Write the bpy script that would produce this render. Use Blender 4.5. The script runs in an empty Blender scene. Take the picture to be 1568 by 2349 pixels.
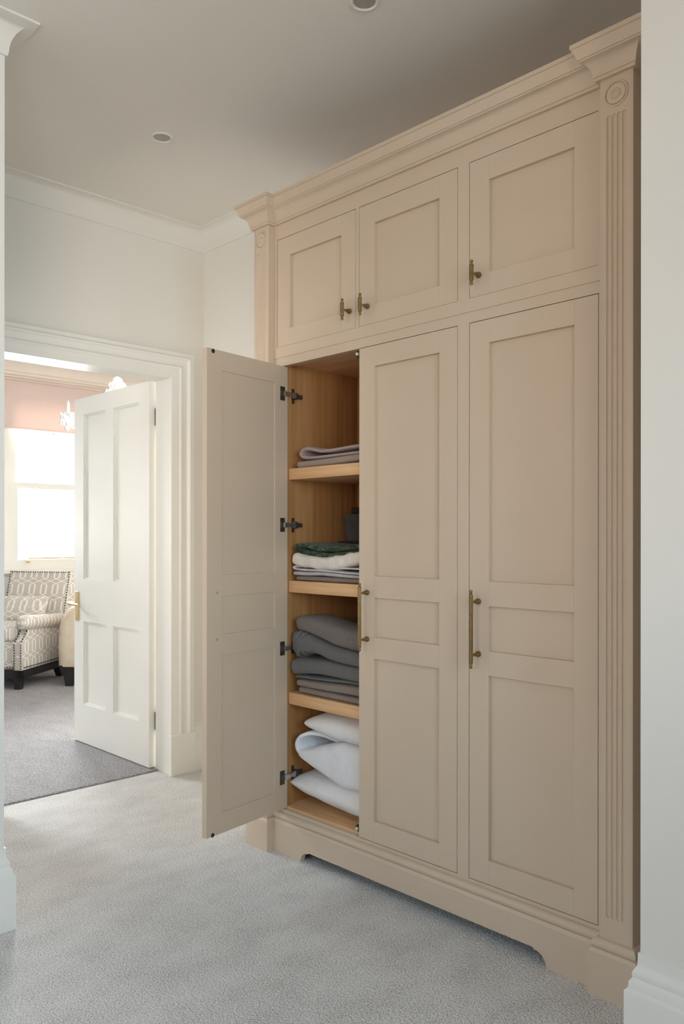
import bpy, bmesh, math, random
from mathutils import Vector, Matrix, noise

random.seed(7)
SC = bpy.context.scene
COL = SC.collection
PI = math.pi
R = math.radians

# ------------------------------------------------------------------ camera
FPX, W, H = 1876.19, 1568, 2349
PSI, ROLL, HORIZON = 0.79988, 0.00085, 1231.7
cam_data = bpy.data.cameras.new('camera')
cam_data.sensor_fit = 'HORIZONTAL'
cam_data.sensor_width = 36.0
cam_data.lens = FPX * 36.0 / W
cam_data.shift_y = (HORIZON - H / 2) / W
cam_data.clip_start = 0.05
cam = bpy.data.objects.new('camera', cam_data)
COL.objects.link(cam)
cam.matrix_world = (Matrix.Translation((2.39367, -1.98269, 1.18)) @ Matrix.Rotation(PSI, 4, 'Z')
                    @ Matrix.Rotation(PI / 2, 4, 'X') @ Matrix.Rotation(ROLL, 4, 'Z'))
SC.camera = cam

# ------------------------------------------------------------------ render look
SC.view_settings.view_transform = 'Standard'
SC.view_settings.look = 'None'
SC.view_settings.gamma = 1.0
SC.view_settings.use_curve_mapping = False
SC.view_settings.exposure = -0.08
cy = SC.cycles
cy.use_denoising = True
cy.max_bounces = 10
cy.diffuse_bounces = 7
cy.glossy_bounces = 4
cy.transparent_max_bounces = 12
cy.caustics_reflective = False
cy.caustics_refractive = False
cy.sample_clamp_indirect = 8.0

# ------------------------------------------------------------------ sky and daylight
world = bpy.data.worlds.new('sky')
SC.world = world
world.use_nodes = True
bg = world.node_tree.nodes['Background']
bg.inputs[0].default_value = (0.93, 0.97, 1.0, 1)
bg.inputs[1].default_value = 2.0


def area(name, loc, direction, sx, sy, power, color):
    l = bpy.data.lights.new(name, 'AREA')
    l.shape = 'RECTANGLE'
    l.size, l.size_y = sx, sy
    l.energy = power
    l.color = color
    o = bpy.data.objects.new(name, l)
    o.location = loc
    o.rotation_euler = Vector(direction).to_track_quat('-Z', 'Z').to_euler()
    COL.objects.link(o)
    return o


# daylight lamps outside the windows: sky ones high, low ones added as ground light
def skylight(name, loc, target, sx, sy, power, color):
    d = Vector(target) - Vector(loc)
    return area(name, loc, d, sx, sy, power, color)


skylight('sky_far_window', (-6.5, 2.25, 2.70), (-0.3, -0.6, 0.0), 2.2, 1.6, 1100, (1.0, 0.985, 0.965))
skylight('ground_far_window', (-6.4, 1.6, 0.7), (-2.4, 0.9, 2.7), 2.0, 1.4, 1100, (1.0, 0.97, 0.92))  # added low lamp, lifts ceiling and cornice of the room beyond
skylight('sky_side_window', (-6.3, -1.2, 3.5), (-2.2, -0.3, 0.2), 2.0, 1.6, 1100, (0.90, 0.955, 1.0))
skylight('ground_side_window', (-6.3, -1.1, 0.7), (-2.4, -0.9, 2.4), 2.0, 1.4, 140, (1.0, 0.98, 0.94))  # added low fill for the upper parts of the same room
skylight('sky_east_window', (6.6, -2.1, 2.3), (0.1, -0.3, 0.8), 2.4, 1.8, 230, (0.48, 0.76, 1.0))
skylight('ground_east_window', (6.0, -4.6, 1.4), (0.3, -0.5, 1.4), 2.6, 2.0, 210, (1.0, 0.90, 0.78))
skylight('sky_rear_window', (2.0, -6.9, 3.4), (1.0, -0.6, 0.3), 3.0, 2.0, 260, (0.55, 0.76, 1.0))
skylight('ground_rear_window', (2.0, -6.9, 1.4), (1.0, -0.6, 1.4), 3.0, 2.0, 62, (1.0, 0.60, 0.44))
area('fill_passage', (-0.62, -1.22, 1.3), (0, 1, -0.05), 0.72, 1.75, 15, (1.0, 0.94, 0.90))  # added fill lamp, brightens the lobby through an unseen opening

# ------------------------------------------------------------------ materials
MAT = {}


def mat(name, color=(0.8, 0.8, 0.8), rough=0.5, metal=0.0, spec=0.5, sheen=0.0):
    m = bpy.data.materials.new(name)
    m.use_nodes = True
    b = m.node_tree.nodes['Principled BSDF']
    b.inputs['Base Color'].default_value = (*color, 1)
    b.inputs['Roughness'].default_value = rough
    b.inputs['Metallic'].default_value = metal
    b.inputs['Specular IOR Level'].default_value = spec
    b.inputs['Sheen Weight'].default_value = sheen
    MAT[name] = m
    return m


def N(m, t, **kw):
    n = m.node_tree.nodes.new(t)
    for k, v in kw.items():
        if k in n.inputs:
            n.inputs[k].default_value = v
        else:
            setattr(n, k, v)
    return n


def lk(m, a, b):
    m.node_tree.links.new(a, b)


def coords(m, scale=(1, 1, 1), kind='Object'):
    tc = N(m, 'ShaderNodeTexCoord')
    mp = N(m, 'ShaderNodeMapping')
    mp.inputs['Scale'].default_value = scale
    lk(m, tc.outputs[kind], mp.inputs['Vector'])
    return mp.outputs['Vector']


def ramp(m, fac, stops):
    r = N(m, 'ShaderNodeValToRGB')
    el = r.color_ramp.elements
    while len(el) < len(stops):
        el.new(0.5)
    for e, (p, c) in zip(el, stops):
        e.position = p
        e.color = (*c, 1)
    lk(m, fac, r.inputs['Fac'])
    return r.outputs['Color']


def bump(m, height, strength, dist):
    b = N(m, 'ShaderNodeBump', Strength=strength, Distance=dist)
    lk(m, height, b.inputs['Height'])
    lk(m, b.outputs['Normal'], m.node_tree.nodes['Principled BSDF'].inputs['Normal'])


def noisy(name, stops, scale, rough=0.5, bstr=0.0, bdist=0.001, mscale=(1, 1, 1), detail=4, spec=0.5, sheen=0.0,
          bscale=None):
    """Principled surface whose colour varies with a noise, with an optional fine relief."""
    m = mat(name, stops[0][1], rough, 0, spec, sheen)
    v = coords(m, mscale)
    n = N(m, 'ShaderNodeTexNoise', Scale=scale, Detail=detail)
    lk(m, v, n.inputs['Vector'])
    c = ramp(m, n.outputs['Fac'], stops)
    lk(m, c, m.node_tree.nodes['Principled BSDF'].inputs['Base Color'])
    if bstr:
        h = n.outputs['Fac']
        if bscale:
            n2 = N(m, 'ShaderNodeTexNoise', Scale=bscale, Detail=3)
            lk(m, v, n2.inputs['Vector'])
            h = n2.outputs['Fac']
        bump(m, h, bstr, bdist)
    return m


noisy('cabinet_paint', [(0.3, (0.605, 0.486, 0.366)), (0.7, (0.620, 0.499, 0.378))], 6, rough=0.42, bstr=0.03,
      bdist=0.0006, bscale=160, spec=0.4)
noisy('wall_paint', [(0.3, (0.770, 0.745, 0.690)), (0.7, (0.785, 0.760, 0.705))], 3, rough=0.85, bstr=0.05,
      bdist=0.001, bscale=220, spec=0.2)
noisy('low_bounce_paint', [(0.3, (0.40, 0.39, 0.37)), (0.7, (0.42, 0.41, 0.39))], 3, rough=0.9, spec=0.2)  # unseen walls toned darker to cut their bounce light
noisy('ceiling_paint', [(0.3, (0.770, 0.745, 0.695)), (0.7, (0.785, 0.760, 0.710))], 2, rough=0.9, bstr=0.04,
      bdist=0.001, bscale=200, spec=0.2)
noisy('trim_paint', [(0.3, (0.800, 0.785, 0.740)), (0.7, (0.815, 0.800, 0.755))], 5, rough=0.38, spec=0.4)
noisy('room_paint', [(0.3, (0.840, 0.825, 0.80)), (0.7, (0.855, 0.84, 0.815))], 3, rough=0.85, spec=0.2)
noisy('cornice_paint', [(0.3, (0.80, 0.72, 0.63)), (0.7, (0.82, 0.74, 0.65))], 5, rough=0.6, spec=0.3)
noisy('blind_cloth', [(0.3, (0.74, 0.60, 0.545)), (0.7, (0.77, 0.63, 0.575))], 90, rough=0.95, bstr=0.15, bdist=0.0008,
      bscale=700, spec=0.1)
# sunlit cloth lets part of the daylight through
_nt = MAT['blind_cloth'].node_tree
_tr = _nt.nodes.new('ShaderNodeBsdfTranslucent')
_tr.inputs[0].default_value = (0.86, 0.72, 0.66, 1)
_mx = _nt.nodes.new('ShaderNodeMixShader')
_mx.inputs[0].default_value = 0.12
_nt.links.new(_nt.nodes['Principled BSDF'].outputs[0], _mx.inputs[1])
_nt.links.new(_tr.outputs[0], _mx.inputs[2])
_nt.links.new(_mx.outputs[0], _nt.nodes['Material Output'].inputs[0])
noisy('void_shade', [(0.3, (0.030, 0.026, 0.022)), (0.7, (0.035, 0.030, 0.026))], 5, rough=0.9)  # near-black tone standing in for shade under the cupboard


def carpet(name, stops, streak, bscale, bdist):
    m = mat(name, stops[0][1], 1.0, 0, 0.05, 0.25)
    v = coords(m)
    fine = N(m, 'ShaderNodeTexNoise', Scale=bscale, Detail=3, Roughness=0.6)
    lk(m, v, fine.inputs['Vector'])
    vor = N(m, 'ShaderNodeTexVoronoi', Scale=bscale * 0.8)
    lk(m, v, vor.inputs['Vector'])
    mid = N(m, 'ShaderNodeTexNoise', Scale=9, Detail=4)
    v2 = coords(m, streak)
    lk(m, v2, mid.inputs['Vector'])
    mixf = N(m, 'ShaderNodeMath', operation='MULTIPLY_ADD')
    lk(m, mid.outputs['Fac'], mixf.inputs[0])
    mixf.inputs[1].default_value = 0.16
    sc_ = N(m, 'ShaderNodeMath', operation='MULTIPLY')
    lk(m, fine.outputs['Fac'], sc_.inputs[0])
    sc_.inputs[1].default_value = 0.84
    lk(m, sc_.outputs[0], mixf.inputs[2])
    c = ramp(m, mixf.outputs[0], stops)
    lk(m, c, m.node_tree.nodes['Principled BSDF'].inputs['Base Color'])
    hsum = N(m, 'ShaderNodeMath', operation='SUBTRACT')
    lk(m, fine.outputs['Fac'], hsum.inputs[0])
    lk(m, vor.outputs['Distance'], hsum.inputs[1])
    bump(m, hsum.outputs[0], 0.9, bdist)
    return m


carpet('landing_carpet', [(0.36, (0.35, 0.325, 0.30)), (0.47, (0.68, 0.66, 0.645)), (0.60, (0.88, 0.865, 0.855))],
       (1.0, 0.6, 1), 225, 0.0048)
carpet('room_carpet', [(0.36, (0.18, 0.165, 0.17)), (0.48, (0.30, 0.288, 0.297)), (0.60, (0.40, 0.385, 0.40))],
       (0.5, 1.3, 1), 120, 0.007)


def wood(name, axis, dark, light):
    m = mat(name, light, 0.5, 0, 0.35)
    s = {'X': (1.2, 30, 30), 'Y': (30, 1.2, 30), 'Z': (30, 30, 1.0)}[axis]
    v = coords(m, s)
    n = N(m, 'ShaderNodeTexNoise', Scale=1.6, Detail=6, Roughness=0.55, Distortion=0.5)
    lk(m, v, n.inputs['Vector'])
    s2 = {'X': (0.5, 5, 5), 'Y': (5, 0.5, 5), 'Z': (5, 5, 0.5)}[axis]
    v2 = coords(m, s2)
    w = N(m, 'ShaderNodeTexNoise', Scale=2.2, Detail=3, Distortion=1.2)
    lk(m, v2, w.inputs['Vector'])
    mx = N(m, 'ShaderNodeMath', operation='MULTIPLY_ADD')
    lk(m, w.outputs['Fac'], mx.inputs[0])
    mx.inputs[1].default_value = 0.4
    sc_ = N(m, 'ShaderNodeMath', operation='MULTIPLY')
    lk(m, n.outputs['Fac'], sc_.inputs[0])
    sc_.inputs[1].default_value = 0.6
    lk(m, sc_.outputs[0], mx.inputs[2])
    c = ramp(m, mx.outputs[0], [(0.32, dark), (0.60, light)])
    lk(m, c, m.node_tree.nodes['Principled BSDF'].inputs['Base Color'])
    bump(m, n.outputs['Fac'], 0.08, 0.0006)


wood('shaded_pine', 'Z', (0.33, 0.148, 0.050), (0.48, 0.252, 0.098))  # lining pine toned down: the cupboard's inner shade put into its colour
wood('lit_pine', 'X', (0.58, 0.31, 0.145), (0.82, 0.55, 0.31))  # same pine toned up, light on the shelf fronts put into its colour

noisy('aged_brass', [(0.3, (0.22, 0.138, 0.056)), (0.7, (0.32, 0.212, 0.092))], 60, rough=0.38, bstr=0.05, bdist=0.0003)
MAT['aged_brass'].node_tree.nodes['Principled BSDF'].inputs['Metallic'].default_value = 0.9
noisy('bright_brass', [(0.3, (0.75, 0.55, 0.25)), (0.7, (0.82, 0.62, 0.30))], 40, rough=0.3)
MAT['bright_brass'].node_tree.nodes['Principled BSDF'].inputs['Metallic'].default_value = 0.85
noisy('steel', [(0.3, (0.55, 0.54, 0.52)), (0.7, (0.68, 0.67, 0.65))], 50, rough=0.28)
MAT['steel'].node_tree.nodes['Principled BSDF'].inputs['Metallic'].default_value = 0.9
noisy('dark_steel', [(0.3, (0.085, 0.070, 0.055)), (0.7, (0.13, 0.11, 0.09))], 60, rough=0.35)
MAT['dark_steel'].node_tree.nodes['Principled BSDF'].inputs['Metallic'].default_value = 0.6
noisy('black_plastic', [(0.3, (0.014, 0.013, 0.012)), (0.7, (0.022, 0.020, 0.018))], 60, rough=0.5)
noisy('white_plastic', [(0.3, (0.75, 0.74, 0.71)), (0.7, (0.80, 0.79, 0.76))], 60, rough=0.35)
noisy('lamp_lens', [(0.3, (0.34, 0.32, 0.29)), (0.7, (0.40, 0.38, 0.35))], 30, rough=0.2)
noisy('ebonised_wood', [(0.3, (0.013, 0.012, 0.014)), (0.7, (0.024, 0.022, 0.025))], 30, rough=0.35, mscale=(1, 1, 0.2))


def fabric(name, a, b, scale=420, bstr=0.5, bdist=0.002, mscale=(1, 1, 1), bscale=None, sheen=0.12):
    return noisy(name, [(0.35, a), (0.65, b)], scale, rough=0.95, bstr=bstr, bdist=bdist, mscale=mscale, spec=0.1,
                 sheen=sheen, bscale=bscale or 700)


fabric('mauve_terry', (0.35, 0.265, 0.25), (0.45, 0.355, 0.335))
fabric('taupe_terry', (0.30, 0.235, 0.195), (0.40, 0.325, 0.275))
fabric('fleece_white', (0.72, 0.65, 0.58), (0.82, 0.76, 0.70), scale=40)
fabric('sheet_lilac', (0.56, 0.55, 0.57), (0.66, 0.64, 0.66), scale=60, bstr=0.25)
fabric('sheet_grey', (0.42, 0.41, 0.42), (0.52, 0.50, 0.51), scale=60, bstr=0.25)
fabric('brown_linen', (0.215, 0.175, 0.150), (0.30, 0.25, 0.215))
fabric('warm_grey_terry', (0.150, 0.132, 0.120), (0.215, 0.192, 0.178))
fabric('slate_terry', (0.115, 0.110, 0.107), (0.180, 0.173, 0.168))
fabric('green_grey_linen', (0.12, 0.122, 0.108), (0.17, 0.172, 0.155))
fabric('putty_terry', (0.225, 0.180, 0.148), (0.30, 0.248, 0.208))
fabric('cotton_white', (0.76, 0.75, 0.74), (0.80, 0.79, 0.78), scale=20, bstr=0.45, bdist=0.007, bscale=17)
fabric('cotton_cool', (0.74, 0.74, 0.76), (0.79, 0.79, 0.81), scale=20, bstr=0.45, bdist=0.007, bscale=15)
fabric('cream_leather', (0.66, 0.57, 0.46), (0.72, 0.63, 0.52), scale=14, bstr=0.08, bdist=0.001, sheen=0.0)
fabric('grey_box_card', (0.075, 0.073, 0.072), (0.10, 0.098, 0.096), scale=20, bstr=0.1)
fabric('dark_cloth', (0.018, 0.022, 0.015), (0.035, 0.04, 0.028))


def velvet():
    m = mat('green_velvet', (0.03, 0.05, 0.035), 0.75, 0, 0.15, 0.12)
    v = coords(m, (1, 1, 1.4))
    n = N(m, 'ShaderNodeTexNoise', Scale=24, Detail=3, Distortion=2.5)
    lk(m, v, n.inputs['Vector'])
    c = ramp(m, n.outputs['Fac'], [(0.40, (0.016, 0.034, 0.017)), (0.56, (0.040, 0.070, 0.036)),
                                   (0.63, (0.13, 0.17, 0.105)), (0.70, (0.04, 0.07, 0.036))])
    lk(m, c, m.node_tree.nodes['Principled BSDF'].inputs['Base Color'])
    bump(m, n.outputs['Fac'], 0.5, 0.003)


velvet()


def trellis():
    """Grey upholstery woven with a pale interlocking trellis of long hexagons (uses the mesh's own UV, in metres)."""
    m = mat('trellis_cloth', (0.5, 0.47, 0.43), 0.95, 0, 0.1, 0.2)
    tc = N(m, 'ShaderNodeTexCoord')
    sp = N(m, 'ShaderNodeSeparateXYZ')
    lk(m, tc.outputs['UV'], sp.inputs[0])

    def mth(op, a, b=None, c=None):
        n = N(m, 'ShaderNodeMath', operation=op)
        for i, x in enumerate((a, b, c)):
            if x is None:
                continue
            if isinstance(x, (int, float)):
                n.inputs[i].default_value = x
            else:
                lk(m, x, n.inputs[i])
        return n.outputs[0]
    px, pz = 0.21, 0.27
    u = mth('DIVIDE', sp.outputs[0], px)
    v = mth('DIVIDE', sp.outputs[1], pz)
    tri = mth('PINGPONG', v, 0.5)
    tri = mth('SUBTRACT', tri, 0.25)
    tri = mth('MULTIPLY', tri, 3.2)
    tri = mth('MINIMUM', mth('MAXIMUM', tri, -0.36), 0.36)

    def line(sgn, off, wd):
        a = mth('MULTIPLY_ADD', tri, sgn, u)
        a = mth('ADD', a, off)
        f = mth('FRACT', a)
        d = mth('ABSOLUTE', mth('SUBTRACT', f, 0.5))
        return mth('LESS_THAN', d, wd)
    t = line(1.0, 0.0, 0.034)
    for s, o in ((-1.0, 0.0), (1.0, 0.5), (-1.0, 0.5)):
        t = mth('MAXIMUM', t, line(s, o, 0.034))
    c = ramp(m, t, [(0.0, (0.58, 0.535, 0.485)), (1.0, (0.86, 0.835, 0.79))])
    lk(m, c, m.node_tree.nodes['Principled BSDF'].inputs['Base Color'])


trellis()


def glass(name, tint, gloss):
    m = bpy.data.materials.new(name)
    m.use_nodes = True
    nt = m.node_tree
    nt.nodes.clear()
    out = nt.nodes.new('ShaderNodeOutputMaterial')
    tr = nt.nodes.new('ShaderNodeBsdfTransparent')
    tr.inputs[0].default_value = (*tint, 1)
    gl = nt.nodes.new('ShaderNodeBsdfGlossy')
    gl.inputs['Roughness'].default_value = 0.03
    mx = nt.nodes.new('ShaderNodeMixShader')
    fr = nt.nodes.new('ShaderNodeFresnel')
    fr.inputs['IOR'].default_value = gloss
    nt.links.new(fr.outputs[0], mx.inputs[0])
    nt.links.new(tr.outputs[0], mx.inputs[1])
    nt.links.new(gl.outputs[0], mx.inputs[2])
    nt.links.new(mx.outputs[0], out.inputs[0])
    MAT[name] = m


glass('window_glass', (0.97, 0.98, 0.98), 1.45)
noisy('crystal', [(0.3, (0.86, 0.87, 0.88)), (0.7, (0.92, 0.93, 0.93))], 60, rough=0.08, spec=0.9)  # opaque white: sparkle of clear glass put into the colour

# ------------------------------------------------------------------ mesh helpers
ORG = {}


def uv_box(me):
    uvl = me.uv_layers.new(name='UVMap')
    for p in me.polygons:
        n = p.normal
        if abs(n.z) > 0.75:
            for li in p.loop_indices:
                co = me.vertices[me.loops[li].vertex_index].co
                uvl.data[li].uv = (co.x, co.y)
        else:
            h = Vector((n.x, n.y, 0)).normalized()
            t = Vector((-h.y, h.x, 0))
            for li in p.loop_indices:
                co = me.vertices[me.loops[li].vertex_index].co
                uvl.data[li].uv = (co.dot(t), co.z)


class MB:
    """Collects shapes in world coordinates; link() turns them into one mesh object."""

    def __init__(self):
        self.bm = bmesh.new()

    def box(self, x0, x1, y0, y1, z0, z1, M=None):
        pts = [(x, y, z) for z in (z0, z1) for y in (y0, y1) for x in (x0, x1)]
        vs = [self.bm.verts.new((M @ Vector(p)) if M else p) for p in pts]
        for f in ((0, 2, 3, 1), (4, 5, 7, 6), (0, 1, 5, 4), (2, 6, 7, 3), (0, 4, 6, 2), (1, 3, 7, 5)):
            self.bm.faces.new([vs[i] for i in f])
        return self

    def grid(self, rows, close_u=False, close_v=False, caps=False):
        """rows: list of lists of points; quads between neighbours."""
        V = [[self.bm.verts.new(p) for p in r] for r in rows]
        nr, nc = len(V), len(V[0])
        for i in range(nr if close_u else nr - 1):
            a, b = V[i], V[(i + 1) % nr]
            for j in range(nc if close_v else nc - 1):
                k = (j + 1) % nc
                try:
                    self.bm.faces.new((a[j], a[k], b[k], b[j]))
                except ValueError:
                    pass
        if caps:
            for r in (V[0], V[-1]):
                try:
                    self.bm.faces.new(r)
                except ValueError:
                    pass
        return self

    def prism(self, pts, d0, d1, fn):
        """polygon pts (a,b) pushed from d0 to d1; fn(a,b,d) -> point."""
        A = [self.bm.verts.new(fn(a, b, d0)) for a, b in pts]
        B = [self.bm.verts.new(fn(a, b, d1)) for a, b in pts]
        n = len(pts)
        self.bm.faces.new(A)
        self.bm.faces.new(B[::-1])
        for i in range(n):
            j = (i + 1) % n
            self.bm.faces.new((A[i], B[i], B[j], A[j]))
        return self

    def lathe(self, prof, M, seg=20, flute=0.0, nfl=0):
        """prof: (radius, height) along M's z."""
        rows = []
        for r, h in prof:
            row = []
            for k in range(seg):
                a = 2 * PI * k / seg
                rr = r
                if flute and r > 0:
                    rr = r - flute * (0.5 + 0.5 * math.cos(a * nfl))
                row.append(M @ Vector((rr * math.cos(a), rr * math.sin(a), h)))
            rows.append(row)
        return self.grid(rows, close_v=True, caps=True)

    def tube(self, p, q, r, seg=10, r2=None):
        p, q = Vector(p), Vector(q)
        d = q - p
        M = Matrix.Translation(p) @ d.to_track_quat('Z', 'Y').to_matrix().to_4x4()
        return self.lathe([(r, 0), (r2 if r2 is not None else r, d.length)], M, seg)

    def ball(self, c, r, seg=8, rings=6, s=(1, 1, 1)):
        rows = []
        for i in range(rings + 1):
            a = -PI / 2 + PI * i / rings
            rows.append([Vector(c) + Vector((s[0] * r * max(math.cos(a), 1e-3) * math.cos(2 * PI * k / seg),
                                             s[1] * r * max(math.cos(a), 1e-3) * math.sin(2 * PI * k / seg),
                                             s[2] * r * math.sin(a))) for k in range(seg)])
        return self.grid(rows, close_v=True, caps=True)

    def sweep(self, prof, path, side=1, cap=True):
        """profile of (offset, z) swept along a plan polyline with mitred corners; side=1 offsets to the right."""
        P = [Vector(p).to_2d() for p in path]
        n = len(P)
        offs = []
        for i in range(n):
            d0 = (P[i] - P[i - 1]).normalized() if i else None
            d1 = (P[i + 1] - P[i]).normalized() if i < n - 1 else None
            d0, d1 = d0 or d1, d1 or d0
            n0 = Vector((d0.y, -d0.x)) * side
            n1 = Vector((d1.y, -d1.x)) * side
            m = (n0 + n1)
            offs.append(m / (1 + n0.dot(n1)))
        rows = [[(P[i].x + offs[i].x * o, P[i].y + offs[i].y * o, z) for o, z in prof] for i in range(n)]
        return self.grid(rows, caps=cap)

    def link(self, name, material, parent=None, smooth=None, origin=None, bevel=None):
        bm = self.bm
        bmesh.ops.recalc_face_normals(bm, faces=bm.faces)
        if bevel:
            es = [e for e in bm.edges if len(e.link_faces) == 2 and e.calc_face_angle(0) > R(40)]
            bmesh.ops.bevel(bm, geom=es, offset=bevel, segments=2, profile=0.6, affect='EDGES', clamp_overlap=True)
        if smooth is not None:
            for f in bm.faces:
                f.smooth = True
            for e in bm.edges:
                if len(e.link_faces) == 2 and e.calc_face_angle(0) > R(smooth):
                    e.smooth = False
        if origin is None:
            xs = [v.co for v in bm.verts]
            lo = Vector((min(c.x for c in xs), min(c.y for c in xs), min(c.z for c in xs)))
            hi = Vector((max(c.x for c in xs), max(c.y for c in xs), max(c.z for c in xs)))
            origin = Vector(((lo.x + hi.x) / 2, (lo.y + hi.y) / 2, lo.z if parent is None else (lo.z + hi.z) / 2))
        origin = Vector(origin)
        bmesh.ops.translate(bm, verts=bm.verts, vec=-origin)
        me = bpy.data.meshes.new(name)
        bm.to_mesh(me)
        bm.free()
        if material == 'trellis_cloth':
            uv_box(me)
        me.materials.append(MAT[material])
        o = bpy.data.objects.new(name, me)
        COL.objects.link(o)
        ORG[o.name] = origin
        if parent is not None:
            o.parent = parent
            o.location = origin - ORG[parent.name]
        else:
            o.location = origin
        return o


def tag(o, label=None, cat=None, group=None, kind=None):
    for k, v in (('label', label), ('category', cat), ('group', group), ('kind', kind)):
        if v:
            o[k] = v
    return o


def empty(name, loc, label=None, cat=None, group=None, kind=None):
    o = bpy.data.objects.new(name, None)
    o.empty_display_size = 0.1
    o.location = loc
    COL.objects.link(o)
    ORG[o.name] = Vector(loc)
    return tag(o, label, cat, group, kind)


def structure(o):
    o['kind'] = 'structure'
    return o


def dup(root, delta, label, group):
    """copy of a thing with copies of its parts (mesh data shared)."""
    c = root.copy()
    COL.objects.link(c)
    c.location = root.location + Vector(delta)
    ORG[c.name] = ORG[root.name] + Vector(delta)
    c['label'] = label
    c['group'] = group
    for ch in list(root.children):
        d = ch.copy()
        COL.objects.link(d)
        d.parent = c
    return c


# ------------------------------------------------------------------ shell
CEIL = 2.725          # landing ceiling
CEIL2 = 2.78          # ceiling of the room beyond
XF = -1.10            # landing face of the wall with the doorway
XT = -1.215           # its other face
YB = 0.425            # wall behind the cupboard
XL, YL = -0.08, -0.996   # corner of the near left wall
XR, YR = 1.54, -0.215    # corner of the near right wall
YREAR, XEAST = -4.9, 4.2
DY0, DY1, DZ = -0.62, 0.228, 1.965   # doorway

b = MB().box(-1.205, XEAST + 0.1, YREAR - 0.1, YB + 0.1, -0.05, 0)
structure(b.link('floor', 'landing_carpet', origin=(0, 0, 0)))
# carpet of the room beyond: its cut edge rolls down at the doorway
edge = [(-1.2075, -0.03), (-1.2075, 0.001), (-1.210, 0.005), (-1.217, 0.007), (-1.235, 0.007)]
b = MB().grid([[(x, y, z) for x, z in edge] for y in (-2.6, 2.9)])
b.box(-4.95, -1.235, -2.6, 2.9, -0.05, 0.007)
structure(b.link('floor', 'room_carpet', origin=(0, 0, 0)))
structure(MB().box(XT, XEAST + 0.1, YREAR - 0.1, YB + 0.1, CEIL, CEIL + 0.1).link('ceiling', 'ceiling_paint'))
structure(MB().box(-4.95, XT, -2.6, 2.9, CEIL2, CEIL2 + 0.1).link('ceiling', 'room_paint'))

LN = 0.028   # thickness of the door lining
b = MB().box(XT, XF, DY1 + LN, YB + 0.1, 0, CEIL).box(XT, XF, YL - 0.12, DY0 - LN, 0, CEIL).box(XT, XF, DY0 - LN, DY1 + LN, DZ + LN, CEIL)
structure(b.link('wall_doorway', 'wall_paint'))
b = MB().box(XT - 0.02, XT, DY1 + LN, 2.9, 0, CEIL2).box(XT - 0.02, XT, -2.6, DY0 - LN, 0, CEIL2)
b.box(XT - 0.02, XT, DY0 - LN, DY1 + LN, DZ + LN, CEIL2)
structure(b.link('wall_room_near', 'room_paint'))
structure(MB().box(XT, XEAST, YB, YB + 0.1, 0, CEIL).link('wall_back', 'wall_paint'))
b = MB().box(XL - 0.12, XL, YREAR, YL, 0, CEIL)
PW = (-0.98, -0.26, 0.42, 2.18)   # unseen opening added in the passage side to light the lobby
b.box(XT, PW[0], YL - 0.12, YL, 0, CEIL).box(PW[1], XL - 0.12, YL - 0.12, YL, 0, CEIL)
b.box(PW[0], PW[1], YL - 0.12, YL, 0, PW[2]).box(PW[0], PW[1], YL - 0.12, YL, PW[3], CEIL)
structure(b.link('wall_left', 'wall_paint'))
structure(MB().box(XR, XEAST, YR, YB, 0, CEIL).link('wall_right', 'wall_paint'))


def wall_with_window(name, fn, a0, a1, z1, wa0, wa1, wz0, wz1, m):
    """fn(mb, a0,a1,z0,z1) adds a box over that stretch of the wall."""
    mb = MB()
    fn(mb, a0, wa0, 0, z1)
    fn(mb, wa1, a1, 0, z1)
    fn(mb, wa0, wa1, 0, wz0)
    fn(mb, wa0, wa1, wz1, z1)
    return structure(mb.link(name, m))


wall_with_window('wall_rear', lambda mb, a, c, z, y: mb.box(a, c, YREAR - 0.1, YREAR, z, y), XL - 0.12, XEAST, CEIL,
                 0.6, 3.4, 0.5, 2.4, 'low_bounce_paint')
wall_with_window('wall_east', lambda mb, a, c, z, y: mb.box(XEAST, XEAST + 0.1, a, c, z, y), YREAR, YR, CEIL,
                 -4.7, -1.1, 0.5, 2.4, 'low_bounce_paint')
# unseen half-height wall added to keep window light off the landing floor
b = MB().box(2.85, 2.95, -3.3, YR, 0, 0.95).box(XL, 2.95, -3.4, -3.3, 0, 0.95)
structure(b.link('light_block_wall', 'wall_paint'))
# outer wall of the room beyond with two sash windows
XO = -4.8
WINS = [(0.90, 2.20), (-1.85, -0.35)]
mb = MB()
ys = [-2.6, -1.85, -0.35, 0.90, 2.20, 2.9]
for i in range(5):
    if i in (1, 3):
        mb.box(XO - 0.14, XO, ys[i], ys[i + 1], 0, 0.89).box(XO - 0.14, XO, ys[i], ys[i + 1], 2.42, CEIL2)
    else:
        mb.box(XO - 0.14, XO, ys[i], ys[i + 1], 0, CEIL2)
structure(mb.link('wall_room_far', 'room_paint'))
structure(MB().box(-4.95, XT, 2.9, 3.0, 0, CEIL2).link('wall_room_right', 'room_paint'))
structure(MB().box(-4.95, XT, -2.7, -2.6, 0, CEIL2).link('wall_room_left', 'room_paint'))


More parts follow.
